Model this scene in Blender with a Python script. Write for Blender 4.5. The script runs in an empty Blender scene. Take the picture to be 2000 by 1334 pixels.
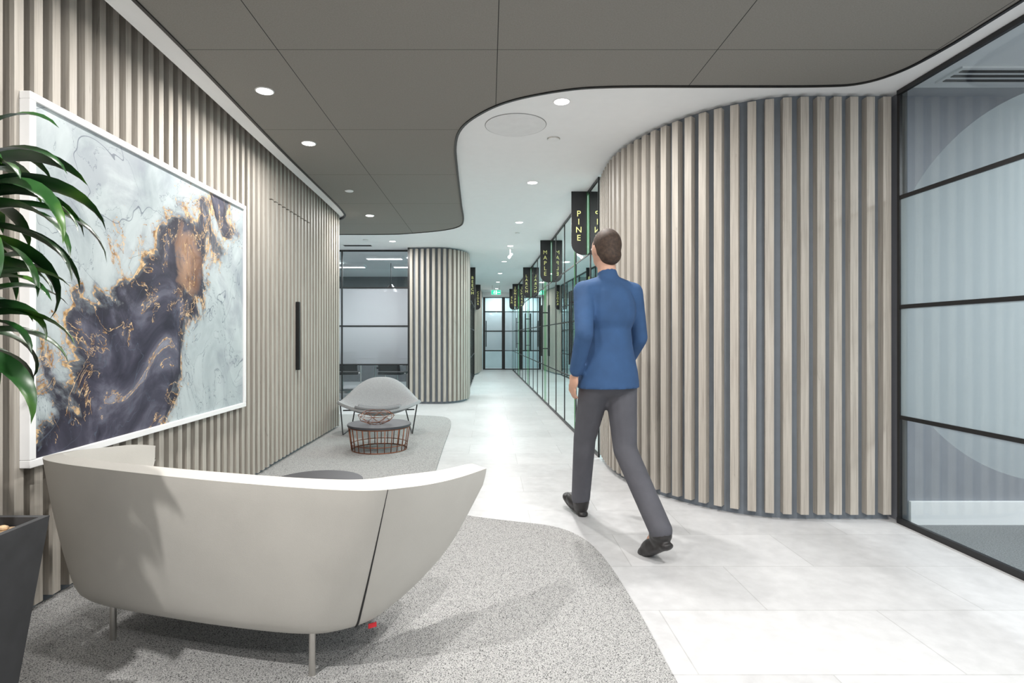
import bpy, math, random
from mathutils import Vector, Matrix
random.seed(7)
S=bpy.context.scene
COL=S.collection
H=2.69
# ------------------------------------------------------------------ materials
def newmat(name):
    m=bpy.data.materials.new(name); m.use_nodes=True
    nt=m.node_tree; nt.nodes.clear()
    return m,nt
class NT:
    def __init__(s,nt): s.nt=nt
    def n(s,t,**kw):
        nd=s.nt.nodes.new(t)
        for k,v in kw.items(): setattr(nd,k,v)
        return nd
    def put(s,sock,v):
        if isinstance(v,bpy.types.NodeSocket): s.nt.links.new(v,sock)
        else: sock.default_value=v
    def math(s,op,a,b=0.0,c=0.0,clamp=False):
        nd=s.n('ShaderNodeMath',operation=op,use_clamp=clamp)
        s.put(nd.inputs[0],a); s.put(nd.inputs[1],b); s.put(nd.inputs[2],c)
        return nd.outputs[0]
    def noise(s,vec,scale,detail=4,rough=.5,dist=0):
        nd=s.n('ShaderNodeTexNoise'); s.put(nd.inputs['Vector'],vec)
        nd.inputs['Scale'].default_value=scale; nd.inputs['Detail'].default_value=detail
        nd.inputs['Roughness'].default_value=rough; nd.inputs['Distortion'].default_value=dist
        return nd.outputs['Fac']
    def mapping(s,vec,scale=(1,1,1),loc=(0,0,0)):
        nd=s.n('ShaderNodeMapping'); s.put(nd.inputs['Vector'],vec)
        nd.inputs['Scale'].default_value=scale; nd.inputs['Location'].default_value=loc
        return nd.outputs[0]
    def coord(s,k='Object'):
        return s.n('ShaderNodeTexCoord').outputs[k]
    def ramp(s,fac,stops,interp='LINEAR'):
        nd=s.n('ShaderNodeValToRGB'); s.put(nd.inputs[0],fac)
        cr=nd.color_ramp; cr.interpolation=interp
        while len(cr.elements)<len(stops): cr.elements.new(0.5)
        for e,(p,c) in zip(cr.elements,stops):
            e.position=p; e.color=(c[0],c[1],c[2],1)
        return nd.outputs[0]
    def mix(s,f,a,b,mode='MIX'):
        nd=s.n('ShaderNodeMix',data_type='RGBA',blend_type=mode)
        s.put(nd.inputs[0],f)
        for sock,v in ((nd.inputs[6],a),(nd.inputs[7],b)):
            if isinstance(v,tuple): v=(v[0],v[1],v[2],1)
            s.put(sock,v)
        return nd.outputs[2]
    def principled(s,color,rough=.5,metal=0,spec=.5,bump=None,bstr=.2,bdist=.01,coat=0):
        p=s.n('ShaderNodeBsdfPrincipled')
        if isinstance(color,tuple): color=(color[0],color[1],color[2],1)
        s.put(p.inputs['Base Color'],color); s.put(p.inputs['Roughness'],rough)
        p.inputs['Metallic'].default_value=metal; p.inputs['Specular IOR Level'].default_value=spec
        p.inputs['Coat Weight'].default_value=coat
        if bump is not None:
            b=s.n('ShaderNodeBump'); b.inputs['Strength'].default_value=bstr; b.inputs['Distance'].default_value=bdist
            s.put(b.inputs['Height'],bump); s.nt.links.new(b.outputs[0],p.inputs['Normal'])
        return p.outputs[0]
    def out(s,sh):
        o=s.n('ShaderNodeOutputMaterial'); s.nt.links.new(sh,o.inputs['Surface'])
def simple(name,color,rough=.5,metal=0,var=.08,nscale=12,spec=.5,bstr=.0,bscale=200,coat=0):
    m,nt=newmat(name); N=NT(nt)
    c=N.coord(); n=N.noise(c,nscale,3)
    dark=tuple(x*(1-var) for x in color); lite=tuple(min(1,x*(1+var)) for x in color)
    col=N.ramp(n,[(.3,dark),(.7,lite)])
    b=N.noise(c,bscale,2) if bstr>0 else None
    N.out(N.principled(col,rough,metal,spec,b,bstr,.003,coat))
    return m
def wood(name,a,b):
    m,nt=newmat(name); N=NT(nt)
    c=N.coord()
    mp=N.mapping(c,(38,38,1.6)); n=N.noise(mp,1.0,6,.6,.6)
    mp2=N.mapping(c,(9,9,.5)); n2=N.noise(mp2,1.0,2)
    n3=N.noise(N.mapping(c,(140,140,2.5)),1.0,3,.6)
    n4=N.noise(N.mapping(c,(30,30,5)),1.0,2,.5,1.5)
    col=N.ramp(n,[(.30,b),(.62,a)])
    col=N.mix(N.math('MULTIPLY',n2,.4),col,tuple(x*.72 for x in b))
    col=N.mix(N.ramp(n3,[(.35,(.35,.35,.35)),(.5,(0,0,0))]),col,tuple(x*.5 for x in b))
    col=N.mix(N.ramp(n4,[(.70,(0,0,0)),(.78,(.5,.5,.5))]),col,tuple(x*.5 for x in b))
    N.out(N.principled(col,.55,0,.35,n,.1,.003))
    return m
M={}
M['wood']=wood('pale_oak',(.54,.50,.447),(.405,.367,.32))
M['backing']=simple('slat_backing',(.165,.19,.22),.7,var=.05)
M['backing_brown']=simple('slat_backing_dark',(.10,.098,.095),.7,var=.05)
M['white']=simple('white_paint',(.90,.905,.91),.6,var=.01)
M['spk']=simple('speaker_grille',(.82,.825,.83),.6,var=.03)
M['ring']=simple('grey_ring',(.30,.30,.30),.6)
M['whitegloss']=simple('white_lacquer',(.86,.86,.86),.35,var=.01)
M['grey_wall']=simple('grey_wallpaint',(.27,.28,.31),.7,var=.03)
M['blue_wall']=simple('bluegrey_wallpaint',(.62,.74,.76),.7,var=.06,nscale=2)
M['dark_wall']=simple('charcoal_wallpaint',(.16,.165,.175),.7)
M['black']=simple('black_powdercoat',(.008,.008,.009),.4,var=.05)
M['blackmatte']=simple('black_matte',(.015,.015,.016),.6)
M['leather']=simple('cream_leather',(.525,.507,.47),.45,var=.03,nscale=6,bstr=.15,bscale=350)
M['leather_in']=simple('cream_leather_inner',(.58,.56,.52),.45,var=.03,nscale=6,bstr=.1,bscale=350)
M['chrome']=simple('brushed_steel',(.62,.60,.57),.28,1,var=.05)
M['copper']=simple('copper_wire',(.27,.11,.065),.35,.8,var=.1)
M['greyfab']=simple('grey_fabric',(.34,.345,.355),.9,var=.1,nscale=90,bstr=.5,bscale=500)
M['greyseat']=simple('grey_seat_fabric',(.25,.255,.265),.9,var=.1,nscale=90,bstr=.5,bscale=500)
M['darktop']=simple('charcoal_laminate',(.045,.045,.052),.5)
M['planter']=simple('charcoal_planter',(.028,.029,.032),.6,var=.15,nscale=20)
M['soil']=simple('bark_chips',(.32,.22,.13),.9,var=.6,nscale=45,bstr=1,bscale=40)
M['stem']=simple('woody_cane',(.25,.18,.10),.8,var=.3,nscale=30)
M['shirt']=simple('blue_shirt',(.03,.08,.19),.85,var=.12,nscale=9)
M['trouser']=simple('grey_trousers',(.085,.085,.10),.85,var=.1,nscale=9)
M['skin']=simple('skin',(.55,.32,.23),.55,var=.06)
M['hair']=simple('brown_hair',(.05,.03,.02),.7,var=.4,nscale=60)
M['shoe']=simple('black_leather_shoe',(.02,.018,.018),.4)
M['gold']=simple('gold_lettering',(.82,.80,.30),.4,0,.05)
M['red']=simple('red_tag',(.6,.02,.03),.6)
M['greenedge']=simple('green_edge',(.04,.25,.06),.3)
M['carpet']=simple('charcoal_carpet',(.18,.185,.19),.95,var=.5,nscale=160,bstr=.4)
M['eye']=simple('eye_white',(.8,.8,.78),.2)
def emis(name,c,s):
    m,nt=newmat(name); N=NT(nt); e=N.n('ShaderNodeEmission'); e.inputs[0].default_value=(*c,1); e.inputs[1].default_value=s
    N.out(e.outputs[0]); return m
M['lamp']=emis('lamp_glow',(1,.98,.95),14)
M['panel']=emis('panel_glow',(.95,.98,1),6)
M['greenglow']=emis('exit_glow',(.05,.75,.45),1.2)
M['whiteglow']=emis('pictogram_glow',(1,1,1),1.6)
# floor tiles
m,nt=newmat('stone_tile'); N=NT(nt); c=N.coord()
br=N.n('ShaderNodeTexBrick'); br.offset=.5
N.put(br.inputs['Vector'],N.mapping(c,(1,1,1),(.2,.35,0)))
br.inputs['Color1'].default_value=(.50,.50,.51,1); br.inputs['Color2'].default_value=(.60,.60,.61,1)
br.inputs['Mortar'].default_value=(.34,.34,.34,1); br.inputs['Scale'].default_value=1
br.inputs['Mortar Size'].default_value=.0025; br.inputs['Brick Width'].default_value=.92; br.inputs['Row Height'].default_value=.46
n1=N.noise(c,2.2,8,.6,.4); n2=N.noise(c,14,6,.6)
col=N.mix(.3,br.outputs[0],N.ramp(n1,[(.3,(.42,.42,.425)),(.7,(.70,.70,.705))]))
col=N.mix(.15,col,N.ramp(n2,[(.35,(.34,.34,.34)),(.65,(.78,.78,.78))]))
N.out(N.principled(col,N.math('MULTIPLY_ADD',n2,.2,.26),0,.42)); M['floor']=m
# rug
m,nt=newmat('pebbled_rug'); N=NT(nt); c=N.coord()
v=N.n('ShaderNodeTexVoronoi'); N.put(v.inputs['Vector'],c); v.inputs['Scale'].default_value=210
n=N.noise(c,300,2,.7); n3=N.noise(c,60,3,.7)
f=N.math('ADD',N.math('MULTIPLY',v.outputs['Distance'],-.75),N.math('MULTIPLY_ADD',n3,.4,N.math('MULTIPLY_ADD',n,.65,.39)))
col=N.ramp(f,[(.22,(.065,.065,.065)),(.42,(.27,.27,.267)),(.66,(.50,.497,.49))])
N.out(N.principled(col,.95,0,.1,f,.7,.006)); M['rug']=m
# raft
m,nt=newmat('grey_acoustic_panel'); N=NT(nt); c=N.coord()
sep=N.n('ShaderNodeSeparateXYZ'); N.put(sep.inputs[0],c)
def seam(v,off,p=1.16,w=.002):
    a=N.math('ADD',v,-off+p*50+p/2); a=N.math('MODULO',a,p); a=N.math('SUBTRACT',a,p/2); a=N.math('ABSOLUTE',a)
    return N.math('LESS_THAN',a,w)
sm=N.math('MAXIMUM',seam(sep.outputs[0],.045),seam(sep.outputs[1],3.0))
n=N.noise(c,140,3,.7)
col=N.ramp(n,[(.3,(.235,.222,.204)),(.7,(.287,.272,.25))])
col=N.mix(sm,col,(.02,.02,.02))
N.out(N.principled(col,.85,0,.2)); M['raft']=m
# glass
def glassmat(name,tint,frost=None,frost_col=(.75,.85,.88),ior=1.5,opac=.8,copac=.5,rough=.015):
    m,nt=newmat(name); N=NT(nt)
    tr=N.n('ShaderNodeBsdfTransparent'); tr.inputs[0].default_value=(*tint,1)
    base=tr.outputs[0]
    if frost:
        c=N.coord(); sep=N.n('ShaderNodeSeparateXYZ'); N.put(sep.inputs[0],c)
        band=N.math('MULTIPLY',N.math('GREATER_THAN',sep.outputs[2],.66),N.math('LESS_THAN',sep.outputs[2],2.02))
        f=N.math('MULTIPLY',band,opac)
        if frost[0]=='circle':
            cy,cz,r=frost[1:]
            a=N.math('POWER',N.math('SUBTRACT',sep.outputs[1],cy),2); b=N.math('POWER',N.math('SUBTRACT',sep.outputs[2],cz),2)
            ds=N.math('SQRT',N.math('ADD',a,b))
            g=N.math('MULTIPLY',N.math('LESS_THAN',ds,r),copac)
            f=N.math('MAXIMUM',f,g)
        else:
            t=N.math('DIVIDE',N.math('SUBTRACT',sep.outputs[2],.66),1.36)
            t=N.math('ABSOLUTE',N.math('SUBTRACT',t,.55))
            f=N.math('MULTIPLY',f,N.math('MULTIPLY_ADD',t,-.75,1.05))
        d=N.n('ShaderNodeBsdfDiffuse'); d.inputs[0].default_value=(*frost_col,1)
        t=N.n('ShaderNodeBsdfTranslucent'); t.inputs[0].default_value=(*frost_col,1)
        mx=N.n('ShaderNodeMixShader'); mx.inputs[0].default_value=.6
        nt.links.new(d.outputs[0],mx.inputs[1]); nt.links.new(t.outputs[0],mx.inputs[2])
        m2=N.n('ShaderNodeMixShader'); N.put(m2.inputs[0],f)
        nt.links.new(base,m2.inputs[1]); nt.links.new(mx.outputs[0],m2.inputs[2]); base=m2.outputs[0]
    fr=N.n('ShaderNodeFresnel'); fr.inputs[0].default_value=ior
    g=N.n('ShaderNodeBsdfGlossy'); g.inputs['Roughness'].default_value=rough; g.inputs[0].default_value=(.90,.98,.97,1)
    m3=N.n('ShaderNodeMixShader'); nt.links.new(fr.outputs[0],m3.inputs[0])
    nt.links.new(base,m3.inputs[1]); nt.links.new(g.outputs[0],m3.inputs[2])
    N.out(m3.outputs[0]); return m
M['glass']=glassmat('clear_glass',(.72,.94,.92),ior=1.33)
M['glass_circle']=glassmat('glass_frosted_circle',(.91,.95,.96),('circle',2.75,1.4,.92),(.49,.59,.62),1.9,.66,.42,.05)
M['glass_band']=glassmat('glass_frosted_band',(.9,.93,.95),('band',),(.50,.52,.55),1.45,.84)
# leaf
m,nt=newmat('glossy_leaf'); N=NT(nt); c=N.coord()
n=N.noise(c,6,3); col=N.ramp(n,[(.3,(.005,.022,.007)),(.56,(.014,.060,.012)),(.74,(.10,.22,.03))])
N.out(N.principled(col,.3,0,.5)); M['leaf']=m
# art
m,nt=newmat('ink_artwork'); N=NT(nt); g=N.coord('Generated')
sep=N.n('ShaderNodeSeparateXYZ'); N.put(sep.inputs[0],g); U=sep.outputs[1]; V=sep.outputs[2]
ga=N.mapping(g,(1,1.33,1))
n1=N.noise(ga,3.0,9,.60,.7); n2=N.noise(N.mapping(ga,loc=(5,3,1)),2.2,6,.55,1.6); n3=N.noise(N.mapping(ga,loc=(1,9,4)),5.0,8,.6,1.2)
n4=N.noise(N.mapping(ga,loc=(8,2,6)),1.5,3,.5,2.4); n5=N.noise(N.mapping(ga,loc=(3,3,3)),2.6,7,.6,1.8)
da=N.math('DIVIDE',N.math('SUBTRACT',V,N.math('MULTIPLY_ADD',U,1.12,.20)),1.5)
db=N.math('DIVIDE',N.math('SUBTRACT',U,N.math('MULTIPLY_ADD',V,.44,.42)),1.08)
d=N.math('MAXIMUM',da,db)
dv=N.math('ADD',N.math('MULTIPLY_ADD',N.math('SUBTRACT',n1,.5),.95,d),.5)
light=N.ramp(n2,[(.30,(.28,.325,.35)),(.45,(.41,.465,.48)),(.6,(.50,.555,.565)),(.75,(.34,.39,.42))])
sm_=N.ramp(n5,[(.50,(0,0,0)),(.62,(1,1,1))])
light=N.mix(N.math('MULTIPLY',sm_,.35),light,(.20,.21,.27))
dark=N.ramp(n5,[(.32,(.022,.02,.036)),(.45,(.055,.052,.08)),(.54,(.12,.118,.16)),(.62,(.27,.28,.33)),(.72,(.08,.075,.11))])
k=N.ramp(dv,[(.465,(0,0,0)),(.50,(.25,.25,.25)),(.545,(.85,.85,.85)),(.60,(1,1,1))])
edge_d=N.ramp(dv,[(.38,(0,0,0)),(.44,(1,1,1)),(.49,(1,1,1)),(.50,(0,0,0))])
dark=N.mix(N.math('MULTIPLY',edge_d,.75),dark,(.02,.018,.03))
base=N.mix(k,dark,light)
dx=N.math('POWER',N.math('DIVIDE',N.math('SUBTRACT',U,.60),.085),2); dz=N.math('POWER',N.math('DIVIDE',N.math('SUBTRACT',V,.66),.17),2)
bl=N.math('SUBTRACT',1.0,N.math('ADD',N.math('ADD',dx,dz),N.math('MULTIPLY',N.math('SUBTRACT',n3,.5),5.0)),clamp=True)
base=N.mix(N.math('MULTIPLY',bl,1.1,clamp=True),base,N.ramp(n3,[(.38,(.16,.08,.05)),(.6,(.50,.31,.20))]))
near=N.math('SUBTRACT',1.0,N.math('MULTIPLY',N.math('ABSOLUTE',N.math('SUBTRACT',dv,.47)),6.0),clamp=True)
def vein(n,c0,w): return N.math('LESS_THAN',N.math('ABSOLUTE',N.math('SUBTRACT',n,c0)),w)
e1=N.math('LESS_THAN',N.math('ABSOLUTE',N.math('SUBTRACT',dv,.508)),N.math('MULTIPLY',N.math('SUBTRACT',n2,.42),.07))
v3=N.math('MULTIPLY',vein(n3,.5,.006),N.math('GREATER_THAN',near,.45))
v4=N.math('MULTIPLY',vein(n5,.56,.005),N.math('LESS_THAN',dv,.6))
gold=N.math('MAXIMUM',N.math('MAXIMUM',e1,v4),v3)
goldc=N.ramp(N.noise(ga,40,2),[(.35,(.24,.12,.04)),(.6,(.68,.48,.27))])
base=N.mix(gold,base,goldc)
l1=N.math('MULTIPLY',vein(n4,.52,.0022),.7); l2=N.math('MULTIPLY',vein(n2,.47,.0025),.5)
base=N.mix(N.math('MAXIMUM',l1,l2),base,(.08,.10,.14))
N.out(N.principled(base,.4,0,.3)); M['art']=m
# ------------------------------------------------------------------ mesh builder
class MB:
    def __init__(s): s.v=[];s.f=[];s.m=[];s.mats=[]
    def mi(s,mat):
        if mat not in s.mats: s.mats.append(mat)
        return s.mats.index(mat)
    def add(s,vs,fs,mat):
        o=len(s.v); s.v+= [tuple(v) for v in vs]; k=s.mi(mat)
        for f in fs: s.f.append([i+o for i in f]); s.m.append(k)
    def box(s,x0,x1,y0,y1,z0,z1,mat):
        s.prism([(x0,y0),(x1,y0),(x1,y1),(x0,y1)],z0,z1,mat)
    def prism(s,pl,z0,z1,mat):
        n=len(pl); a=sum(pl[i][0]*pl[(i+1)%n][1]-pl[(i+1)%n][0]*pl[i][1] for i in range(n))
        if a<0: pl=pl[::-1]
        vs=[(p[0],p[1],z0) for p in pl]+[(p[0],p[1],z1) for p in pl]
        fs=[list(range(n))[::-1],[n+i for i in range(n)]]+[[i,(i+1)%n,n+(i+1)%n,n+i] for i in range(n)]
        s.add(vs,fs,mat)
    def obox(s,p0,p1,t,z0,z1,mat,off=0.):
        p0=Vector(p0[:2]);p1=Vector(p1[:2]);d=(p1-p0).normalized();n=Vector((-d.y,d.x))
        a=n*(off-t/2);b=n*(off+t/2)
        s.prism([tuple(p0+a),tuple(p1+a),tuple(p1+b),tuple(p0+b)],z0,z1,mat)
    def cone(s,p0,p1,r0,r1,mat,n=12):
        p0=Vector(p0);p1=Vector(p1);d=(p1-p0).normalized()
        u=d.orthogonal().normalized();w=d.cross(u)
        vs=[];
        for p,r in((p0,r0),(p1,r1)):
            for i in range(n):
                a=2*math.pi*i/n; vs.append(p+u*math.cos(a)*r+w*math.sin(a)*r)
        s.add(vs,[[i,(i+1)%n,n+(i+1)%n,n+i] for i in range(n)]+[list(range(n))[::-1],[n+i for i in range(n)]],mat)
    def rod(s,p0,p1,r,mat,n=8): s.cone(p0,p1,r,r,mat,n)
    def ell(s,c,r,mat,n=16,k=10,rot=None):
        vs=[];c=Vector(c)
        for j in range(1,k):
            t=math.pi*j/k
            for i in range(n):
                a=2*math.pi*i/n
                v=Vector((r[0]*math.sin(t)*math.cos(a),r[1]*math.sin(t)*math.sin(a),r[2]*math.cos(t)))
                if rot: v=rot@v
                vs.append(c+v)
        t=Vector((0,0,r[2]));b=-t
        if rot: t=rot@t;b=rot@b
        vs+=[c+t,c+b];T=len(vs)-2;B=T+1
        fs=[]
        for j in range(k-2):
            for i in range(n):
                fs.append([j*n+i,(j+1)*n+i,(j+1)*n+(i+1)%n,j*n+(i+1)%n])
        for i in range(n):
            fs.append([T,i,(i+1)%n]); fs.append([B,(k-2)*n+(i+1)%n,(k-2)*n+i])
        s.add(vs,fs,mat)
    def cap(s,p0,r0,p1,r1,mat):
        s.ell(p0,(r0,)*3,mat,12,8); s.ell(p1,(r1,)*3,mat,12,8); s.cone(p0,p1,r0,r1,mat,12)
    def torus(s,c,R,r,mat,n=48,k=8):
        vs=[];fs=[]
        for i in range(n):
            a=2*math.pi*i/n
            for j in range(k):
                b=2*math.pi*j/k
                vs.append((c[0]+(R+r*math.cos(b))*math.cos(a),c[1]+(R+r*math.cos(b))*math.sin(a),c[2]+r*math.sin(b)))
        for i in range(n):
            for j in range(k):
                fs.append([i*k+j,((i+1)%n)*k+j,((i+1)%n)*k+(j+1)%k,i*k+(j+1)%k])
        s.add(vs,fs,mat)
    def disc(s,c,R,z0,z1,mat,n=40):
        s.prism([(c[0]+R*math.cos(2*math.pi*i/n),c[1]+R*math.sin(2*math.pi*i/n)) for i in range(n)],z0,z1,mat)
    def make(s,name,parent=None,smooth=False,bevel=0,loc=None):
        me=bpy.data.meshes.new(name); me.from_pydata(s.v,[],s.f)
        for m in s.mats: me.materials.append(M[m])
        for p,k in zip(me.polygons,s.m): p.material_index=k; p.use_smooth=smooth
        me.update()
        o=bpy.data.objects.new(name,me); COL.objects.link(o)
        if loc is not None:
            me.transform(Matrix.Translation(-Vector(loc))); o.location=loc
        if parent is not None:
            o.parent=parent
            o.location=Vector(o.location)-Vector(parent.location) if loc is not None else -Vector(parent.location)
        if bevel>0:
            b=o.modifiers.new('bevel','BEVEL'); b.width=bevel; b.segments=2; b.limit_method='ANGLE'; b.angle_limit=math.radians(50)
        return o
def empty(name,loc):
    o=bpy.data.objects.new(name,None); o.location=loc; COL.objects.link(o); o.empty_display_size=.1; return o
def tag(o,label,cat,group=None):
    o['label']=label;o['category']=cat
    if group:o['group']=group
    return o
def struct(o,label=None):
    o['kind']='structure'
    if label:o['label']=label
    return o
def catmull(pts,n):
    out=[];P=[Vector(p) for p in pts];L=len(P)
    for i in range(L-1):
        a=P[max(i-1,0)];b=P[i];c=P[i+1];d=P[min(i+2,L-1)]
        for k in range(n):
            t=k/n
            out.append(.5*((2*b)+(c-a)*t+(2*a-5*b+4*c-d)*t*t+(3*b-a-3*c+d)*t**3))
    out.append(P[-1]);return out
# ------------------------------------------------------------------ shell
b=MB();b.box(-6,6.5,-2.5,21,-.1,0,'floor');struct(b.make('floor'),'pale grey stone-look tiles')
slot=[tuple(p[:2]) for p in catmull([(-1.745,-2.5,0),(-1.745,1,0),(-1.75,2.6,0),(-1.81,4.5,0),(-1.855,6.2,0),(-1.885,7.0,0),(-1.90,7.26,0)],6)]
b=MB();b.prism(slot+[(-6,7.26),(-6,21),(6.5,21),(6.5,-2.5)],H,H+.1,'white');struct(b.make('ceiling'),'white plasterboard ceiling')
b=MB();b.box(-2.1,-1.70,-2.5,7.3,2.90,2.94,'backing');b.box(-1.74,-1.70,-2.5,7.3,H+.1,2.90,'backing');b.box(-2.1,-1.70,7.26,7.3,H+.1,2.90,'backing');struct(b.make('trim_5'),'dark recessed slot above the slats')
R=[(2.40,-2.2),(2.40,1.0),(2.395,2.63),(2.385,3.0),(2.34,3.24),(2.22,3.39),(1.99,3.43),(1.375,3.435),(.759,3.44),(.456,3.49),(.147,3.64),(-.052,3.846),(-.2,4.126),(-.265,4.51),(-.29,5.2),(-.32,6.6),(-.335,7.4),(-.42,7.83),(-.69,8.12),(-1.16,8.34),(-1.5,8.42),(-2.3,8.43),(-3.2,8.43),(-4.5,8.43)]
Rl=[(-4.5,7.5),(-3.2,7.45),(-2.3,7.42),(-1.98,7.38),(-1.83,7.2),(-1.77,6.9),(-1.735,6.2),(-1.68,4.5),(-1.605,3.0),(-1.585,2.0),(-1.575,0),(-1.575,-2.2)]
outline=[tuple(p[:2]) for p in catmull([(*p,0) for p in R],5)]+[tuple(p[:2]) for p in catmull([(*p,0) for p in Rl],5)]
b=MB();b.prism(outline,H-.018,H-.0005,'raft');o=struct(b.make('trim_1'),'grey acoustic ceiling raft with wavy outline')
def ribbon(pts,w,z0,z1,mat,closed=False):
    b=MB();n=len(pts);L=[];Rr=[]
    for i in range(n):
        a=Vector(pts[i-1] if (i>0 or closed) else pts[0]);c=Vector(pts[(i+1)%n] if (i<n-1 or closed) else pts[-1])
        d=(c-a).normalized();nn=Vector((-d.y,d.x));p=Vector(pts[i]);L.append(p+nn*w/2);Rr.append(p-nn*w/2)
    for i in range(n if closed else n-1):
        j=(i+1)%n
        b.prism([tuple(L[i]),tuple(L[j]),tuple(Rr[j]),tuple(Rr[i])],z0,z1,mat)
    return b
struct(ribbon(outline,.018,H-.026,H-.001,'black',True).make('trim_2'),'black metal edge of the ceiling raft')
def along(pts,s):
    acc=0
    for i in range(len(pts)-1):
        a=Vector(pts[i]);c=Vector(pts[i+1]);l=(c-a).length
        if acc+l>=s: return a+(c-a)*((s-acc)/l),(c-a).normalized()
        acc+=l
    return Vector(pts[-1]),(Vector(pts[-1])-Vector(pts[-2])).normalized()
def plen(pts): return sum((Vector(pts[i+1])-Vector(pts[i])).length for i in range(len(pts)-1))
def slatwall(name,pts,side,label,pitch=.1,w=.046,dep=.055,z0=.04,z1=H-.025,start=.03,back='backing'):
    b=MB()
    n=len(pts);inner=[];outer=[]
    for i in range(n):
        a=Vector(pts[max(i-1,0)]);c=Vector(pts[min(i+1,n-1)]);d=(c-a).normalized();nn=Vector((-d.y,d.x))*side
        p=Vector(pts[i]);inner.append(p-nn*dep);outer.append(p-nn*(dep+.06))
    for i in range(n-1):
        b.prism([tuple(inner[i]),tuple(inner[i+1]),tuple(outer[i+1]),tuple(outer[i])],0,H,back)
    L=plen(pts);cnt=round((L-2*start)/pitch)
    for i in range(cnt+1):
        s=start+(L-2*start)*i/cnt
        p,d=along(pts,s);nn=Vector((-d.y,d.x))*side
        a=p-d*w/2;c=p+d*w/2
        b.prism([tuple(a),tuple(c),tuple(c-nn*(dep+.003)),tuple(a-nn*(dep+.003))],z0,z1,'wood')
    return struct(b.make(name),label)
# left wall
b=MB();XL=-1.90;XB=-1.96
b.box(-2.08,XB,-2.4,7.24,0,2.9,'backing_brown')
y=-2.3;pitch=.1;hw=.023
door=MB()
while y<7.22:
    if 4.97<y<6.08:
        b.box(XB-.001,XL,y-hw,y+hw,2.365,2.86,'wood')
        door.box(XB+.001,XL,y-hw,y+hw,.04,2.355,'wood')
    else:
        b.box(XB-.001,XL,y-hw,y+hw,.035,2.86,'wood')
    y+=pitch
b.box(XB-.001,XB+.012,-2.4,7.24,0,.03,'backing')
struct(b.make('wall_left'),'wall clad in vertical pale oak slats')
door.box(XB,XB+.003,4.93,6.10,.01,2.36,'backing_brown')
do=struct(door.make('door_1'),'concealed slatted door')
hd=MB();hd.box(-1.895,-1.86,5.58,5.615,.83,1.50,'black');hd.make('handle',do,bevel=.003)
# curved wall right
cw=[(1.055,5.42),(1.04,5.2)]
for i in range(0,25):
    t=math.pi/2*i/24
    cw.append((2.0-.97*math.cos(t),4.95-1.38*math.sin(t)))
cw+=[(2.25,3.57),(2.535,3.57)]
slatwall('wall_right',cw,-1,'curved wall clad in vertical pale oak slats',pitch=.103,w=.050,dep=.05,start=.035)
# glazing
def glazing(name,p0,p1,bars,verts,gmat,z1=H,label=None,t=.03,fw=.03,vw=.024,bh=.012):
    p0=Vector(p0);p1=Vector(p1);d=(p1-p0).normalized();L=(p1-p0).length
    b=MB()
    b.obox(p0,p1,t,0.0,.035,'black');b.obox(p0,p1,t,z1-.03,z1-.002,'black')
    for s,ww in [(fw/2,fw),(L-fw/2,fw)]+[(q,vw) for q in verts]:
        b.obox(p0+d*(s-ww/2),p0+d*(s+ww/2),t*.8,.035,z1-.03,'black')
    for z in bars:
        b.obox(p0,p1,t*.6,z-bh,z+bh,'black')
    o=struct(b.make(name),label or 'black metal framed glass partition')
    g=MB();q0=p0;q1=p1
    g.add([(q0.x,q0.y,.03),(q1.x,q1.y,.03),(q1.x,q1.y,z1-.02),(q0.x,q0.y,z1-.02)],[[0,1,2,3]],gmat)
    go=g.make('glass_pane',o)
    return o
BARS=[.66,1.343,2.02]
glazing('window_1',(2.548,3.54),(2.548,-2.4),BARS,[2.0,4.0],'glass_circle',label='black framed glass wall with frosted circle',t=.022,fw=.022)
def XG(y): return 1.045-.0173*(y-6)
w2=glazing('window_2',(XG(5.45),5.45),(XG(19.75),19.75),BARS,[.42,1.3,2.2,3.05,3.95,4.85,5.75,6.65,7.6,8.6,9.6,10.6,11.6,12.6,13.4],'glass',label='black framed glass meeting room fronts',t=.016,vw=.022,bh=.008)
for ya in(6.78,9.88,13.38,16.5):
    g=MB();g.obox((XG(ya)-.009,ya),(XG(ya+.012)-.009,ya+.012),.008,.04,2.3,'greenedge');g.make('glass_edge',w2)
for k,ya in enumerate([6.72,6.86,9.8,9.94,13.3,13.45,16.6]):
    h=MB();x=XG(ya)-.06
    h.cone((x,ya,.82),(x,ya,1.70),.011,.011,'black')
    for z in(.95,1.57):h.rod((x,ya,z),(XG(ya),ya,z),.008,'black')
    h.make('handle',w2)
glazing('window_3',(-3.6,10.07),(-1.37,10.07),BARS,[1.0],'glass_band',label='black framed glass meeting room front with frosted band')
cl=[(-1.37,9.78),(-.95,9.74)]
for i in range(1,13):
    t=math.pi/2*i/12
    cl.append((-.85+.49*math.sin(t),10.5-.76*math.cos(t)))
cl+=[(-.37,11.2)]
slatwall('wall_left_far',cl,-1,'curved wall clad in vertical pale oak slats',pitch=.1)
b=MB();b.box(-1.40,-1.365,9.8,10.1,0,H,'black');struct(b.make('trim_3'))
glazing('window_4',(-.44,11.3),(-.44,16.8),BARS,[1.0,1.9,2.8,3.7,4.6],'glass')
slatwall('wall_left_end',[(-.42,16.9),(-.33,17.4),(-.27,18.2),(-.23,19.7)],-1,'curved wall clad in vertical pale oak slats',start=.05)
b=MB()
b.box(-6,-.23,19.8,20.0,0,H,'white');b.box(.84,6.5,19.8,20.0,0,H,'white');b.box(-.23,.84,19.8,20.0,2.53,H,'white')
struct(b.make('wall_end'),'white painted end wall')
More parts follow.
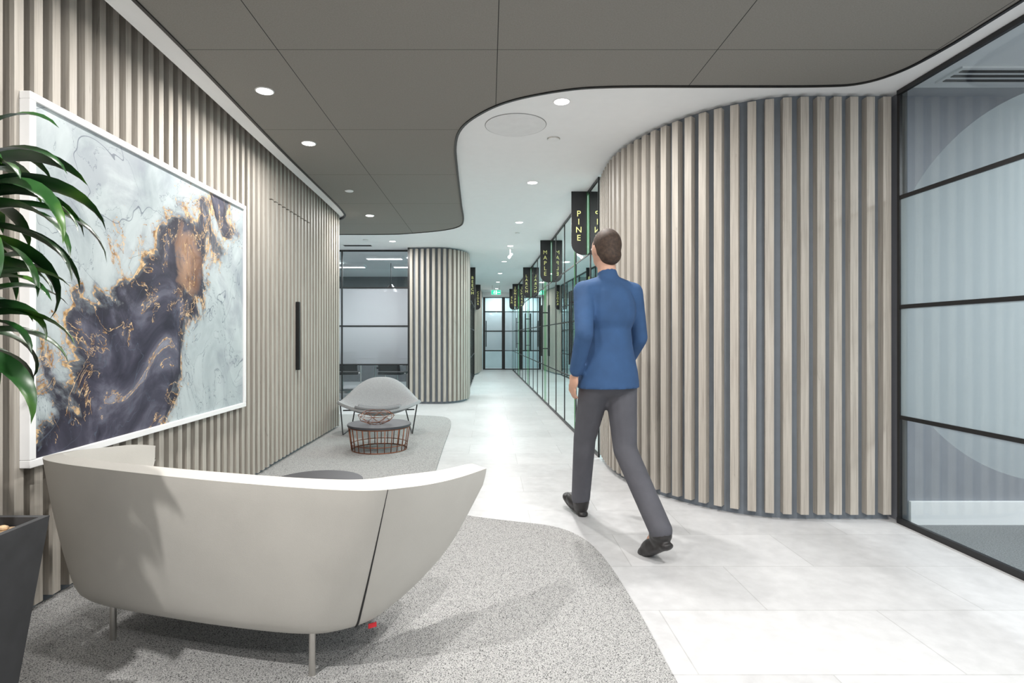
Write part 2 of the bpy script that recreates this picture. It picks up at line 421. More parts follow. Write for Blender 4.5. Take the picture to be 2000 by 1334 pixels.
d2=glazing('door_2',(-.21,19.85),(.53,19.85),BARS,[],'glass_band',z1=2.53,label='black framed frosted glass door',fw=.08,bh=.02)
h=MB();h.rod((-.1,19.79,.8),(-.1,19.79,1.7),.015,'black');h.make('handle',d2)
glazing('window_5',(.53,19.85),(.84,19.85),BARS,[],'glass_band',z1=2.53)
b=MB();b.box(-6,6.5,21,21.1,0,H,'blue_wall');struct(b.make('wall_back'))
b=MB();b.box(4.4,4.5,3.65,20,0,H,'blue_wall');struct(b.make('wall_far_right'),'blue grey wall inside the meeting rooms')
for k,yy in enumerate([8.2,11.6,15.2]):
    b=MB();b.box(XG(yy)+.05,4.4,yy-.05,yy+.05,0,H,'blue_wall');struct(b.make('wall_partition'),'partition between meeting rooms')
b=MB();b.box(2.0,6.4,3.66,3.7,0,H,'grey_wall');b.box(2.575,2.62,3.5,3.66,0,H,'grey_wall');b.box(2.62,6.4,3.5,3.66,0,H,'grey_wall');struct(b.make('wall_room'),'grey wall behind the glass')
b=MB();b.box(6.3,6.4,-2.4,3.5,0,H,'grey_wall');struct(b.make('wall_room_side'))
b=MB();b.box(2.58,6.3,3.478,3.5,0.004,.15,'whitegloss');struct(b.make('baseboard_room',bevel=.003),'white baseboard')
b=MB();b.box(2.565,6.3,-2.4,3.478,0,.006,'carpet');struct(b.make('trim_4'),'charcoal carpet inside the glazed room')
b=MB();b.box(-5.1,-5,7.0,20,0,H,'dark_wall');struct(b.make('wall_side_left'))
b=MB();b.box(-5,-2.08,7.1,7.2,0,H,'white');struct(b.make('wall_alcove'))
b=MB();b.box(-5,-.52,14.6,14.7,0,H,'dark_wall');struct(b.make('wall_meeting'),'charcoal wall inside meeting room')
b=MB();b.box(-5,-3.6,10.02,10.12,0,H,'white');struct(b.make('wall_meeting_front'))
# rug
RG=[(.63,-2.2),(.63,1.2),(.625,1.9),(.625,2.42),(.60,2.93),(.53,3.25),(.387,3.44),(.143,3.54),(-.148,3.66),(-.34,3.88),(-.43,4.2),(-.455,4.8),(-.475,6.0),(-.49,7.24),(-.55,7.9),(-.72,8.18),(-1.16,8.32),(-1.7,8.38),(-3.2,8.4)]
poly=[tuple(p[:2]) for p in catmull([(*p,0) for p in RG],6)]+[(-3.2,7.35),(-1.93,7.35),(-1.93,-2.2)]
b=MB();b.prism(poly,0.0005,.012,'rug');tag(b.make('rug'),'grey pebble-textured rug with a wavy edge along the slatted wall','rug')
# ------------------------------------------------------------------ artwork
e=empty('framed_artwork',(-1.90,3.325,1.39))
b=MB();y0,y1,z0,z1=2.30,4.35,.625,2.155;fw=.032;x0,x1=-1.90,-1.855
b.box(x0,x1,y0,y1,z1-fw,z1,'whitegloss');b.box(x0,x1,y0,y1,z0,z0+fw,'whitegloss')
b.box(x0,x1,y0,y0+fw,z0+fw,z1-fw,'whitegloss');b.box(x0,x1,y1-fw,y1,z0+fw,z1-fw,'whitegloss')
b.make('frame',e,bevel=.003)
b=MB();b.box(-1.90,-1.868,y0+fw,y1-fw,z0+fw,z1-fw,'art');b.make('canvas',e)
tag(e,'large white-framed abstract ink print in pale blue, indigo and gold','framed artwork')
# ------------------------------------------------------------------ sofa
O=Vector((-.9,2.0,0));UX=Vector((.963,-.27,0));VX=Vector((.27,.963,0))
def L2W(u,v,z): return O+UX*u+VX*v+Vector((0,0,z))
T=[(-.86,.44,.645),(-.85,.30,.672),(-.835,.16,.69),(-.81,.03,.704),(-.755,-.10,.711),(-.58,-.16,.712),(-.22,-.19,.710),(.1,-.2,.708),(.40,-.19,.705),(.60,-.16,.703),(.70,-.095,.703),(.76,.0,.697),(.80,.15,.685),(.83,.34,.672)]
B=[(-.845,.42,.57),(-.79,.36,.40),(-.76,.25,.23),(-.74,.1,.165),(-.70,-.01,.16),(-.54,-.06,.16),(-.22,-.07,.16),(.06,-.062,.16),(.28,-.038,.16),(.40,.015,.162),(.50,.11,.175),(.60,.24,.25),(.70,.33,.38),(.815,.345,.61)]
NS=8
Tc=catmull(T,NS);Bc=catmull(B,NS)
rows=[0,.02,.05,.09,.14,.2,.32,.45,.6,.75,.88,1]
def sp(i,t):
    t0=Tc[i];b0=Bc[i]
    a=Tc[max(i-1,0)];c=Tc[min(i+1,len(Tc)-1)];d=(c-a);d.z=0;d.normalize();n=Vector((d.y,-d.x,0))
    k=min(1,(t0.z-b0.z)/.4)
    p=b0+(t0-b0)*t+n*(.010*math.sin(math.pi*t)*k)
    p-=n*(.045*math.exp(-t/.035))*k
    if t<.12: p.z-=.010*(1-t/.12)
    return p
def shell(i0,i1,name,par):
    vs=[];cols=list(range(i0,i1+1))
    for i in cols:
        for t in rows: vs.append(L2W(*sp(i,t)))
    k=len(rows);fs=[]
    for j in range(len(cols)-1):
        for r in range(k-1):
            fs.append([j*k+r,(j+1)*k+r,(j+1)*k+r+1,j*k+r+1])
    m=MB();m.add(vs,fs,'leather');o=m.make(name,par,smooth=True)
    s=o.modifiers.new('thick','SOLIDIFY');s.thickness=.06;s.offset=-1
    bv=o.modifiers.new('bv','BEVEL');bv.width=.022;bv.segments=5;bv.limit_method='ANGLE';bv.angle_limit=math.radians(55)
    return o
sofa=empty('sofa',(-.9,2.2,.012))
cut=int(9.5*NS)
shell(0,cut,'backrest',sofa)
shell(cut,len(Tc)-1,'armrest',sofa)
m=MB()
ps=[(sp(cut,t),t) for t in rows[1:]]
for (p,t),(q,t2) in zip(ps[:-1],ps[1:]):
    m.cone(L2W(*p),L2W(*q),.0045*(1-.75*t),.0045*(1-.75*t2),'blackmatte',6)
m.make('seam',sofa)
m=MB();m.prism([tuple(L2W(u,v,0)[:2]) for u,v in[(-.66,.06),(-.5,.0),(-.2,-.02),(.06,-.01),(.25,.01),(.38,.07),(.46,.2),(.46,.45),(-.62,.45)]],.158,.19,'blackmatte');m.make('seat_base',sofa)
m=MB();m.prism([tuple(L2W(u,v,0)[:2]) for u,v in[(-.64,.06),(-.48,.01),(.24,.05),(.34,.12),(.46,.33),(.46,.5),(.2,.56),(-.4,.56),(-.66,.5),(-.67,.33)]],.19,.40,'leather_in')
m.make('seat_cushion',sofa,bevel=.03)
for u,v in[(.308,.014),(-.546,.008),(.3,.42),(-.5,.44)]:
    m=MB();p=L2W(u,v,0);m.cone((p.x,p.y,.012),(p.x,p.y,.17),.0115,.0115,'chrome',16);m.make('leg',sofa)
m=MB();a=L2W(.465,.115,.15);bq=L2W(.485,.137,.15)
m.obox(a,bq,.003,.140,.156,'red');m.make('fabric_tag',sofa)
tag(sofa,'cream leather curved-back sofa on thin steel legs','sofa')
# ------------------------------------------------------------------ tables
def wire_table(x,y,R,h,label):
    e=empty('coffee_table',(x,y,.012))
    m=MB();m.disc((x,y),R,h-.022,h,'darktop',64);m.make('table_top',e,bevel=.004)
    m=MB();r=.0055;Rt=R*.96;Rb=R*.86
    m.torus((x,y,h-.03),Rt,r,'copper',64);m.torus((x,y,.012+r),Rb,r,'copper',64)
    m.torus((x,y,.075),Rb+(Rt-Rb)*.2,r*.8,'copper',64)
    n=26
    for i in range(n):
        a=2*math.pi*i/n;c,s=math.cos(a),math.sin(a)
        m.rod((x+Rt*c,y+Rt*s,h-.03),(x+Rb*c,y+Rb*s,.017),r*.85,'copper')
    m.make('frame',e,smooth=True)
    tag(e,label,'coffee table')
wire_table(-1.117,5.8,.32,.275,'round charcoal-topped coffee table with copper wire drum base')
wire_table(-1.04,3.43,.275,.29,'round charcoal-topped coffee table with wire base beside the sofa')
m=MB();cx,cy=-1.14,5.75;zz=.275
def ring(R,z,n,ph): return [Vector((cx+R*math.cos(2*math.pi*(i+ph)/n),cy+R*math.sin(2*math.pi*(i+ph)/n),z)) for i in range(n)]
n=8;r0=ring(.07,zz+.004,n,0);r1=ring(.155,zz+.04,n,.5);r2=ring(.185,zz+.09,n,0);r3=ring(.125,zz+.13,n,.5)
for q in(r0,r1,r2,r3):
    for i in range(n):m.rod(q[i],q[(i+1)%n],.0023,'copper',6)
for i in range(n):
    m.rod(r0[i],r1[i],.0023,'copper',6);m.rod(r0[i],r1[i-1],.0023,'copper',6)
    m.rod(r1[i],r2[i],.0023,'copper',6);m.rod(r1[i],r2[(i+1)%n],.0023,'copper',6)
    m.rod(r2[i],r3[i],.0023,'copper',6);m.rod(r2[i],r3[i-1],.0023,'copper',6)
tag(m.make('wire_bowl',loc=(cx,cy,zz)),'geometric copper wire bowl on the coffee table','bowl')
# ------------------------------------------------------------------ lounge chair
ce=empty('lounge_chair',(-1.32,6.85,.012));ang=math.radians(6)
ca,sa=math.cos(ang),math.sin(ang)
def C(x,y,z): return Vector((-1.32+x*ca-y*sa,6.85+x*sa+y*ca,z))
def cz(u,v):
    cu=max(0,math.cos(u*math.pi/2));prof=(1-abs(u)**2.5)**1.45
    fy=-.33*(cu**.6)-.02; by=.33*(cu**.5)
    yy=fy+(by-fy)*v**.85
    zf=.345+.05*abs(u)**2-.03*cu; zb=.375+.275*prof
    rise=max(0,(v-.48)/.52)
    rise=rise*rise*(3-2*rise)*.6+rise*.4
    return u*.485,yy,zf+(zb-zf)*rise-.07*math.sin(math.pi*min(1,v*1.25))*cu
vs=[];NU,NV=41,21
for i in range(NU):
    u=-1+2*i/(NU-1)
    for j in range(NV):
        vs.append(C(*cz(u,j/(NV-1))))
fs=[[i*NV+j,(i+1)*NV+j,(i+1)*NV+j+1,i*NV+j+1] for i in range(NU-1) for j in range(NV-1)]
m=MB();m.add(vs,fs,'greyfab');o=m.make('seat_shell',ce,smooth=True)
s=o.modifiers.new('t','SOLIDIFY');s.thickness=.035;s.offset=-1
s=o.modifiers.new('b','BEVEL');s.width=.012;s.segments=3;s.limit_method='ANGLE';s.angle_limit=math.radians(55)
vs=[];NU2,NV2=21,11
for i in range(NU2):
    u=-.52+1.04*i/(NU2-1)
    for j in range(NV2):
        v=-.01+.56*j/(NV2-1)
        x_,y_,z_=cz(u,max(0,v));vs.append(C(x_,y_-(.008 if v<0 else 0),z_+.03))
fs=[[i*NV2+j,(i+1)*NV2+j,(i+1)*NV2+j+1,i*NV2+j+1] for i in range(NU2-1) for j in range(NV2-1)]
m=MB();m.add(vs,fs,'greyseat');o=m.make('seat_cushion',ce,smooth=True)
s=o.modifiers.new('t','SOLIDIFY');s.thickness=.034;s.offset=-1
s=o.modifiers.new('b','BEVEL');s.width=.012;s.segments=3;s.limit_method='ANGLE';s.angle_limit=math.radians(55)
for sx in(-1,1):
    m=MB();r=.0075
    a=C(.455*sx,-.04,.36);b1=C(.40*sx,-.20,.02);b2=C(.36*sx,.24,.02);d1=C(.30*sx,.12,.30)
    m.rod(a,b1,r,'black');m.rod(b1,b2,r,'black');m.rod(b2,d1,r,'black');m.make('leg',ce)
m=MB();m.rod(C(-.42,-.05,.28),C(.42,-.05,.28),.0075,'black');m.make('cross_bar',ce)
tag(ce,'wide grey upholstered shell lounge chair on thin black sled legs','armchair')
# ------------------------------------------------------------------ plant
pe=empty('potted_plant',(-1.42,1.32,.012))
px,py,ph=-1.42,1.33,.672
def frus(m,hw0,hw1,z0,z1,mat): 
    vs=[(px+sx*hw0,py+sy*hw0,z0) for sx,sy in((-1,-1),(1,-1),(1,1),(-1,1))]+[(px+sx*hw1,py+sy*hw1,z1) for sx,sy in((-1,-1),(1,-1),(1,1),(-1,1))]
    m.add(vs,[[3,2,1,0],[0,1,5,4],[1,2,6,5],[2,3,7,6],[3,0,4,7]],mat)
m=MB();frus(m,.15,.222,.012,ph,'planter')
o_=[(px+sx*.222,py+sy*.222,ph) for sx,sy in((-1,-1),(1,-1),(1,1),(-1,1))];i_=[(px+sx*.205,py+sy*.205,ph) for sx,sy in((-1,-1),(1,-1),(1,1),(-1,1))];d_=[(px+sx*.195,py+sy*.195,ph-.1) for sx,sy in((-1,-1),(1,-1),(1,1),(-1,1))]
m.add(o_+i_+d_,[[0,1,5,4],[1,2,6,5],[2,3,7,6],[3,0,4,7],[4,5,9,8],[5,6,10,9],[6,7,11,10],[7,4,8,11]],'planter')
m.make('planter',pe)
m=MB();m.box(px-.195,px+.195,py-.195,py+.195,ph-.12,ph-.022,'soil')
for i in range(90):
    m.ell((px+random.uniform(-.18,.18),py+random.uniform(-.18,.18),ph-.018),(random.uniform(.012,.022),random.uniform(.008,.016),.008),'soil',8,6)
m.make('soil',pe)['kind']='stuff'
m=MB();F=MB()
def leaf(c,az,el0,L,w,curl):
    p=Vector(c);seg=12;el=el0;pts=[];h=Vector((math.cos(az),math.sin(az),0));side=Vector((-math.sin(az),math.cos(az),0))
    side=(side+Vector((0,0,random.uniform(-.6,.6)))).normalized()
    for k in range(seg+1):
        t=k/seg;ww=w*(math.sin(math.pi*min(1,(t*.86+.14)))**.8)*(1 if t<.99 else .05)
        dirv=h*math.cos(el)+Vector((0,0,math.sin(el)));up=(-h*math.sin(el)+Vector((0,0,math.cos(el))))
        pts+=[p+side*ww/2+up*ww*.18,p.copy(),p-side*ww/2+up*ww*.18]
        p=p+dirv*(L/seg);el-=curl/seg*(.5+t)
    fs=[]
    for k in range(seg):
        a=k*3;fs+=[[a,a+1,a+4,a+3],[a+1,a+2,a+5,a+4]]
    F.add(pts,fs,'leaf')
canes=[((-1.36,1.44),1.55,50,.39),((-1.39,1.47),1.26,40,.33),((-1.54,1.30),1.40,16,.38),((-1.46,1.42),.96,9,.24)]
for (cx_,cy_),hz,nl,LL in canes:
    m.cone((px+(cx_-px)*.5,py+(cy_-py)*.5,ph-.06),(cx_,cy_,hz),.018,.013,'stem')
    for i in range(nl):
        t=i/nl
        az=i*2.4+random.uniform(-.3,.3)
        L_=random.uniform(.8,1.1)*LL
        if math.sin(az)<-.3: L_*=.72
        leaf((cx_,cy_,hz-.15+.17*t),az,math.radians(8+60*t+random.uniform(-8,8)),L_,random.uniform(.046,.064),math.radians(random.uniform(105,150)))
m.make('cane',pe,smooth=True)
fo=F.make('foliage',pe,smooth=True);fo['kind']='stuff'
tag(pe,'drooping glossy green dracaena in a tall tapered charcoal planter','potted plant')
# ------------------------------------------------------------------ person
th=math.atan2(.26,.966)+math.radians(6)
PL=Vector((.70,3.33,0))
pers=empty('person',PL);pers.rotation_euler=(0,0,th)
def blob(m,name,voxel,parent=pers,smooth=6):
    o=m.make(name,None,smooth=True);o.parent=parent
    r=o.modifiers.new('r','REMESH');r.mode='VOXEL';r.voxel_size=voxel;r.use_smooth_shade=True
    s=o.modifiers.new('s','SMOOTH');s.factor=.5;s.iterations=smooth
    return o
J=dict(hipL=(-.08,0,.92),hipR=(.08,0,.92),kneeL=(-.03,.22,.53),kneeR=(.08,-.05,.50),ankL=(.035,.38,.11),ankR=(.02,-.45,.165),
 shL=(-.16,.01,1.42),shR=(.16,-.01,1.42),elL=(-.235,-.12,1.17),elR=(.235,.03,1.15),wrL=(-.225,-.01,.95),wrR=(.225,.18,.955))
b=MB();K='skin'
def leg(b,s,gr,mat,cuff=False):
    b.cap(J['hip'+s],.082+gr,J['knee'+s],.052+gr,mat)
    b.cap(J['knee'+s],.052+gr,J['ank'+s],.038+gr*(1.3),mat)
def arm(b,s,gr,mat,full=True):
    b.cap(J['sh'+s],.048+gr,J['el'+s],.038+gr,mat)
    e=Vector(J['el'+s]);w=Vector(J['wr'+s])
    b.cap(e,.038+gr,(e+(w-e)*(1 if full else .92)),.026+gr,mat)
def torso(b,gr,mat):
    b.ell((0,0,.97),(.145+gr,.11+gr,.13+gr),mat);b.ell((0,0,1.13),(.128+gr,.10+gr,.19+gr),mat)
    b.ell((0,-.005,1.31),(.15+gr,.11+gr,.17+gr),mat)
    for sx in(-1,1):b.cap((0,0,1.455),.055+gr,(.13*sx,0,1.42),.050+gr,mat)
torso(b,0,K)
for s in'LR':leg(b,s,0,K);arm(b,s,0,K)
b.cap((0,0,1.46),.060,(0,.03,1.60),.052,K)
b.ell((0,.04,1.675),(.072,.090,.108),K,24,16);b.ell((0,.07,1.62),(.052,.056,.058),K)
b.cone((0,.124,1.69),(0,.152,1.655),.008,.014,K)
for sx in(-1,1):b.ell((.074*sx,.03,1.67),(.012,.02,.033),K)
for s in'LR':
    sg=-1 if s=='L' else 1
    w=Vector(J['wr'+s]);e=Vector(J['el'+s]);d=(w-e).normalized();fwd=Vector((0,1,0));fwd=(fwd-d*fwd.dot(d)).normalized()
    pc=w+d*.055
    rot=Matrix((fwd,d.cross(fwd),d)).transposed()
    b.ell(pc,(.042,.017,.055),K,rot=rot)
    inw=Vector((-sg,0,0))
    for k,(o_,ln) in enumerate([(.031,.072),(.011,.080),(-.010,.075),(-.030,.058)]):
        a=pc+fwd*o_+d*.04;q=a+d*ln*.5+inw*.006;q2=q+d*ln*.45+inw*.022
        b.cap(a,.0095,q,.0085,K);b.cap(q,.0085,q2,.007,K)
    a=w+fwd*.028+d*.03;q=a+fwd*.03+d*.03+inw*.01;q2=q+d*.032+inw*.01
    b.cap(a,.012,q,.010,K);b.cap(q,.010,q2,.008,K)
    an=Vector(J['ank'+s])
    fl=(0,.10,-.05) if s=='L' else (0,.08,-.075)
    b.cap(an,.036,an+Vector(fl),.024,K)
blob(b,'body',.006)
b=MB();torso(b,.018,'shirt')
def ellring(m,rx,ry,z0,z1,mat,rx1=None,ry1=None,n=32):
    rx1=rx1 or rx;ry1=ry1 or ry
    vs=[(rx*math.cos(2*math.pi*i/n),ry*math.sin(2*math.pi*i/n),z0) for i in range(n)]+[(rx1*math.cos(2*math.pi*i/n),ry1*math.sin(2*math.pi*i/n),z1) for i in range(n)]
    m.add(vs,[list(range(n))[::-1],[n+i for i in range(n)]]+[[i,(i+1)%n,n+(i+1)%n,n+i] for i in range(n)],mat)
ellring(b,.193,.142,.86,.96,'shirt',.18,.136);ellring(b,.18,.136,.955,1.12,'shirt',.144,.116)
for s in'LR':arm(b,s,.014,'shirt',False)
b.cap((0,0,1.47),.066,(0,.012,1.52),.060,'shirt');blob(b,'shirt',.01,smooth=4)
b=MB();b.ell((0,0,.90),(.155,.116,.10),'trouser')
for s in'LR':leg(b,s,.018,'trouser')
blob(b,'trousers',.01)
b=MB();b.ell((0,.015,1.695),(.082,.092,.100),'hair',24,16);b.ell((0,-.02,1.635),(.066,.06,.062),'hair')
o=blob(b,'hair',.008)
for k,v in enumerate(o.data.vertices):
    if v.co.y>.07 and v.co.z<1.725: v.co.y=.065
for s in'LR':
    b=MB();an=Vector(J['ank'+s])
    rt=Matrix.Rotation(math.radians(12 if s=='L' else -32),3,'X')
    base=an+Vector((0,0,-.055))
    def q(x,y,z): return base+rt@Vector((x,y,z))
    b.ell(q(0,0,.02),(.048,.058,.072),'shoe',rot=rt);b.ell(q(0,.08,-.005),(.047,.10,.043),'shoe',rot=rt);b.ell(q(0,.14,-.015),(.046,.07,.032),'shoe',rot=rt)
    b.ell(q(0,.07,-.035),(.045,.14,.014),'shoe',rot=rt);b.ell(q(0,-.03,-.035),(.038,.035,.02),'shoe',rot=rt)
    b.ell(an+Vector((0,-.005,-.02)),(.054,.056,.045),'shoe')
    blob(b,'shoe',.006,smooth=3)
for sx in(-1,1):
    b=MB();b.ell((.03*sx,.124,1.685),(.012,.008,.008),'eye',12,8);b.make('eye',None,True).parent=pers
tag(pers,'person in a blue long-sleeved shirt and grey trousers walking away','person')
# ------------------------------------------------------------------ signs
def sign(word,x0,x1,y,zt,zb,outer):
    w=x1-x0;r=w*.75;z0=zb
    pts=[(x0,zt),(x1,zt)]
    if outer<0:
        pts+=[(x1,z0)]+[(x0+r-r*math.sin(a),z0+r-r*math.cos(a)) for a in [k*math.pi/16 for k in range(9)]]
    else:
        pts+=[(x1-r+r*math.cos(a),z0+r-r*math.sin(a)) for a in [k*math.pi/16 for k in range(9)]]+[(x0,z0)]
    n=len(pts);vs=[(p[0],y,p[1]) for p in pts]+[(p[0],y+.012,p[1]) for p in pts]
    m=MB();m.add(vs,[list(range(n)),[n+i for i in range(n)][::-1]]+[[i,n+i,n+(i+1)%n,(i+1)%n] for i in range(n)],'black')
    o=m.make('hanging_sign',loc=((x0+x1)/2,y,zt))
    if outer<0:
        m=MB();m.box(x1,x1+.006,y,y+.012,zb,zt,'greenedge');m.make('edge_strip',o)
    step=.085
    cu=bpy.data.curves.new('lettering','FONT');cu.body='\n'.join(word);cu.align_x='CENTER';cu.align_y='CENTER'
    cu.size=.088;cu.space_line=step/.088;cu.extrude=.0008
    t=bpy.data.objects.new('tmp',cu);COL.objects.link(t)
    bpy.context.view_layer.update()
    me=bpy.data.meshes.new_from_object(t.evaluated_get(bpy.context.evaluated_depsgraph_get()))
    bpy.data.objects.remove(t)
    me.materials.clear();me.materials.append(M['gold'])
    zs=[v.co.y for v in me.vertices];mid=(max(zs)+min(zs))/2
    for v in me.vertices: v.co.y-=mid
    me.name='lettering'
    t=bpy.data.objects.new('lettering',me);COL.objects.link(t);t.parent=o
    t.location=(-.005,-.003,-(zt-zb)*.54);t.rotation_euler=(math.pi/2,0,0)
    tag(o,'black hanging blade sign with gold letters reading '+word,'sign','room name signs along the corridor')
for wd,yy in(('PINE',6.0),('MAPLE',9.05),('LARCH',12.6),('JUNIPER',16.6),('ELM',18.3)):
    g=XG(yy);sign(wd,g-.175,g-.012,yy,2.688,2.02,-1)
sign('BEECH',-.42,-.30,12.6,2.688,1.95,1)
sign('CEDAR',-.39,-.25,16.85,2.688,1.95,1)
# ------------------------------------------------------------------ ceiling fittings
def lamp_light(x,y,z,p,size=.1,parent=None,col=(1,.975,.94)):
    l=bpy.data.lights.new('downlight_lamp','AREA');l.shape='DISK';l.size=size;l.energy=p;l.color=col
    o=bpy.data.objects.new('downlight_lamp',l);COL.objects.link(o);o.location=(x,y,z)
    if parent: o.parent=parent;o.location=Vector((x,y,z))-Vector(parent.location)
    return o
def downlight(x,y,z,p,R=.052,lit=True,size=None,label='small round recessed ceiling downlight'):
    m=MB();m.torus((x,y,z-.002),R,.005,'whitegloss',32)
    o=m.make('downlight',loc=(x,y,z),smooth=True)
    m=MB();m.disc((x,y),R-.002,z-.005,z-.001,'lamp' if lit else 'whitegloss',28);m.make('lens',o)
    if lit: lamp_light(x,y,z-.012,p,size or 2*R,o)
    tag(o,label,'ceiling light','recessed ceiling downlights')
RZ=H-.018
for x,y,p in((-1.38,2.42,8),(-1.38,3.5,16),(-1.41,4.45,17),(-1.49,7.11,20)):downlight(x,y,RZ,p)
downlight(-1.28,.50,RZ,64,size=.045)
for x,y,p in((.1,1.4,30),(1.6,1.6,40),(.3,-.6,30),(1.7,-.6,28)):downlight(x,y,RZ,p)  # unseen downlights around the camera, added as fill for the near floor
for x,y,p in((.473,3.70,32),(.432,5.65,22),(.405,7.62,21),(.36,9.6,21),(.31,11.6,20),(.27,13.8,20),(.25,16,19),(.25,18.2,17),(-1.55,9.14,26)):downlight(x,y,H,p)
for (x,y,z,R) in((-1.45,5.9,RZ,.04),(.5,4.4,H,.045),(-1.95,9.0,H,.04),(.42,8.4,H,.03)):
    m=MB();m.torus((x,y,z-.004),R,.005,'chrome' if z==H else 'whitegloss',32);m.disc((x,y),R,z-.010,z,'whitegloss',32)
    tag(m.make('smoke_detector',loc=(x,y,z),smooth=False),'small round white ceiling sensor','ceiling sensor')
m=MB();m.torus((.193,4.12,H-.001),.22,.003,'ring',64);m.disc((.193,4.12),.218,H-.004,H,'spk',64)
tag(m.make('ceiling_speaker',loc=(.193,4.12,H)),'large round white flush ceiling speaker grille','speaker')
m=MB();m.box(2.68,3.7,3.22,3.42,H-.012,H,'whitegloss')
for k in range(3):m.box(2.70,3.68,3.245+k*.058,3.27+k*.058,H-.016,H-.010,'black')
tag(m.make('air_vent',loc=(3.2,3.32,H)),'linear slot ceiling air diffuser','air vent')
m=MB();m.box(-2.45,-1.95,9.45,9.6,H-.01,H,'whitegloss')
for k in range(4):m.box(-2.43,-1.97,9.47+k*.033,9.483+k*.033,H-.014,H-.009,'blackmatte')
tag(m.make('air_vent',loc=(-2.2,9.5,H)),'small white slatted ceiling air grille','air vent')
m=MB();m.box(.33,.41,9.86,9.94,H-.012,H,'whitegloss');m.rod((.37,9.9,H-.01),(.37,9.9,H-.09),.010,'whitegloss');m.cone((.40,9.98,H-.09),(.35,9.84,H-.16),.022,.026,'whitegloss',20)
tag(m.make('security_camera',loc=(.37,9.9,H)),'small white ceiling-mounted camera','camera')
# exit sign
y=17.0;ex=MB();ex.box(.06,.36,y,y+.03,2.40,2.55,'whitegloss');eo=ex.make('exit_sign',loc=(.2,y,2.5))
m=MB();m.box(.07,.35,y-.003,y,2.41,2.54,'greenglow');m.make('sign_face',eo)
m=MB()
m.ell((.165,y-.005,2.515),(.011,.003,.011),'whiteglow',10,6)
for a,c in(((.16,2.50),(.15,2.465)),((.15,2.465),(.175,2.44)),((.175,2.44),(.17,2.42)),((.15,2.465),(.13,2.44)),((.16,2.495),(.185,2.48)),((.16,2.495),(.135,2.485))):
    m.rod((a[0],y-.005,a[1]),(c[0],y-.005,c[1]),.005,'whiteglow',6)
m.box(.20,.235,y-.006,y-.003,2.42,2.53,'whiteglow')
m.rod((.25,y-.005,2.475),(.32,y-.005,2.475),.006,'whiteglow',6);m.cone((.30,y-.005,2.475),(.335,y-.005,2.475),.018,.001,'whiteglow',6)
m.make('pictogram',eo)
for x in(.1,.32):
    m=MB();m.rod((x,y+.015,2.55),(x,y+.015,H),.004,'chrome');m.make('hanger',eo)
tag(eo,'green illuminated emergency exit sign with running figure and arrow','exit sign')
# ------------------------------------------------------------------ meeting room content
for k,(x,yy) in enumerate(((-2.0,10.9),(-1.7,12.2),(-3.0,12.2))):
    m=MB();m.box(x-.35,x+.35,yy-.09,yy+.09,H-.05,H,'whitegloss');o=m.make('ceiling_lamp',loc=(x,yy,H))
    m=MB();m.box(x-.33,x+.33,yy-.07,yy+.07,H-.055,H-.05,'panel');m.make('diffuser',o)
    l=lamp_light(x,yy,H-.07,30,.5,o,(.95,.98,1))
    tag(o,'slim rectangular ceiling lamp in the meeting room','ceiling lamp','meeting room lamps')
m=MB();m.prism([(-3.4,11.4),(-1.4,11.4),(-1.4,12.5),(-3.4,12.5)],.70,.73,'darktop')
te=empty('meeting_table',(-2.4,11.95,0));m.make('table_top',te,bevel=.004)
for x in(-3.1,-1.7):
    m=MB();m.rod((x,11.95,.03),(x,11.95,.70),.04,'chrome',16);m.disc((x,11.95),.28,0,.03,'chrome');m.make('leg',te)
tag(te,'dark rectangular meeting table behind the frosted glass','table')
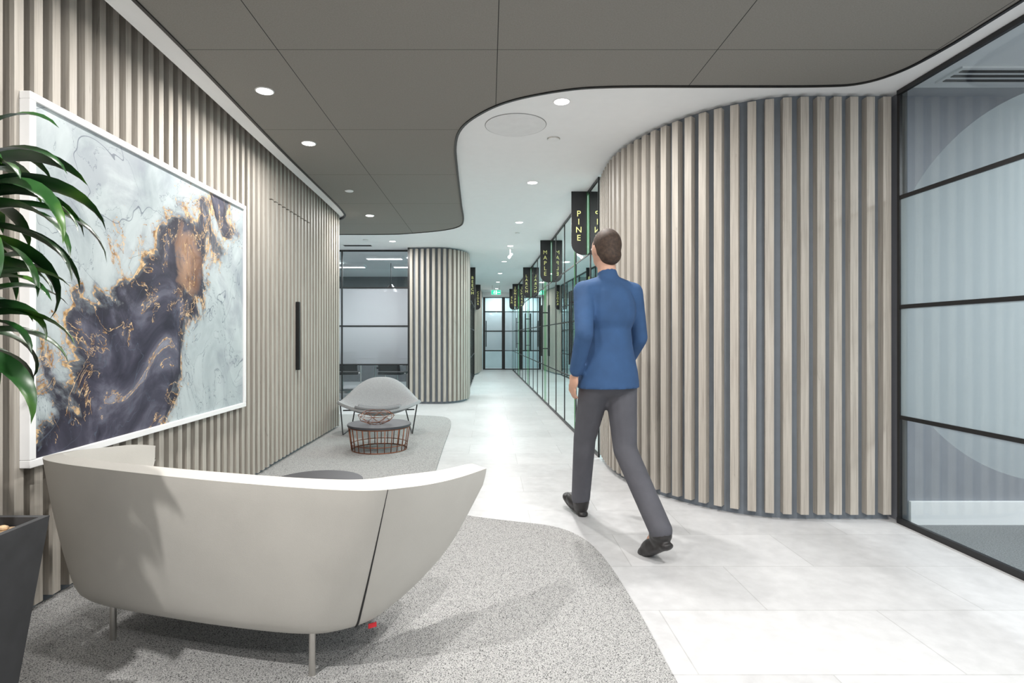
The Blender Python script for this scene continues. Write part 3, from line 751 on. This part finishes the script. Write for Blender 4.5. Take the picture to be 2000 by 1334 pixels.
def mchair(x,y,a):
    e=empty('meeting_chair',(x,y,0));c,s=math.cos(a),math.sin(a)
    def Q(u,v,z):return Vector((x+u*c-v*s,y+u*s+v*c,z))
    m=MB();m.prism([tuple(Q(u,v,0)[:2]) for u,v in((-.23,-.23),(.23,-.23),(.22,.22),(-.22,.22))],.43,.48,'blackmatte');m.make('seat',e,bevel=.015)
    m=MB();p=[Q(-.22,-.22,.5),Q(.22,-.22,.5),Q(.2,-.3,.88),Q(-.2,-.3,.88)];p2=[q_+Vector((s*-.03,c*.03,0)) for q_ in p]
    m.add(p+p2,[[0,1,2,3],[7,6,5,4],[0,4,5,1],[1,5,6,2],[2,6,7,3],[3,7,4,0]],'blackmatte');m.make('backrest',e,bevel=.01)
    for sx in(-1,1):
        m=MB()
        u=.25*sx
        path=[Q(u,-.25,.62),Q(u,.2,.62),Q(u,.24,.02),Q(u,-.25,.02)]
        for i in range(3):m.rod(path[i],path[i+1],.011,'chrome')
        m.rod(Q(u,-.25,.62),Q(u*.9,-.25,.62),.011,'chrome');m.rod(Q(u,0,.45),Q(u*.8,0,.45),.011,'chrome')
        m.make('leg',e)
    tag(e,'black meeting chair with chrome cantilever frame','chair','meeting room chairs')
mchair(-2.75,11.0,.15);mchair(-1.85,11.0,-.2);mchair(-2.3,12.95,math.pi);mchair(-3.3,11.05,.1)
m=MB();m.rod((-2.05,11.9,H),(-2.05,11.9,2.25),.006,'black');m.cone((-2.05,11.9,2.25),(-2.05,11.9,2.08),.03,.16,'black',24)
tag(m.make('pendant_lamp',loc=(-2.05,11.9,H)),'small black pendant lamp over the meeting table','pendant lamp')
for (x,yy,p,cl_) in((2.7,6.8,90,0),(2.6,9.9,90,0),(2.6,13.4,90,0),(2.6,17.4,80,0),(4.2,1.8,90,1),(4.2,-.8,50,1),(-2.6,18,40,0),(-3.2,8.6,22,0),(.3,20.4,20,0)):  # invented panel lamps, added to brighten the rooms around the corridor
    m=MB();m.box(x-.3,x+.3,yy-.3,yy+.3,H-.02,H,'whitegloss');o=m.make('ceiling_lamp',loc=(x,yy,H))
    m=MB();m.box(x-.27,x+.27,yy-.27,yy+.27,H-.024,H-.02,'panel');m.make('diffuser',o)
    lamp_light(x,yy,H-.04,p,.5,o,(.94,.98,1) if cl_ else (.78,.95,.96))
    tag(o,'added square ceiling panel lamp that brightens the surrounding rooms','ceiling lamp','added room lighting panels')
# ------------------------------------------------------------------ world + camera
w=bpy.data.worlds.new('world');S.world=w;w.use_nodes=True
w.node_tree.nodes['Background'].inputs[0].default_value=(.97,.98,1,1);w.node_tree.nodes['Background'].inputs[1].default_value=1.0
cd=bpy.data.cameras.new('camera');cam=bpy.data.objects.new('camera',cd);COL.objects.link(cam)
cam.location=(0,0,1.16);cam.rotation_euler=(math.pi/2,0,0)
cd.sensor_width=36;cd.lens=20;cd.shift_x=.0225;cd.shift_y=-.005;cd.clip_start=.05
S.camera=cam
S.view_settings.view_transform='Standard'
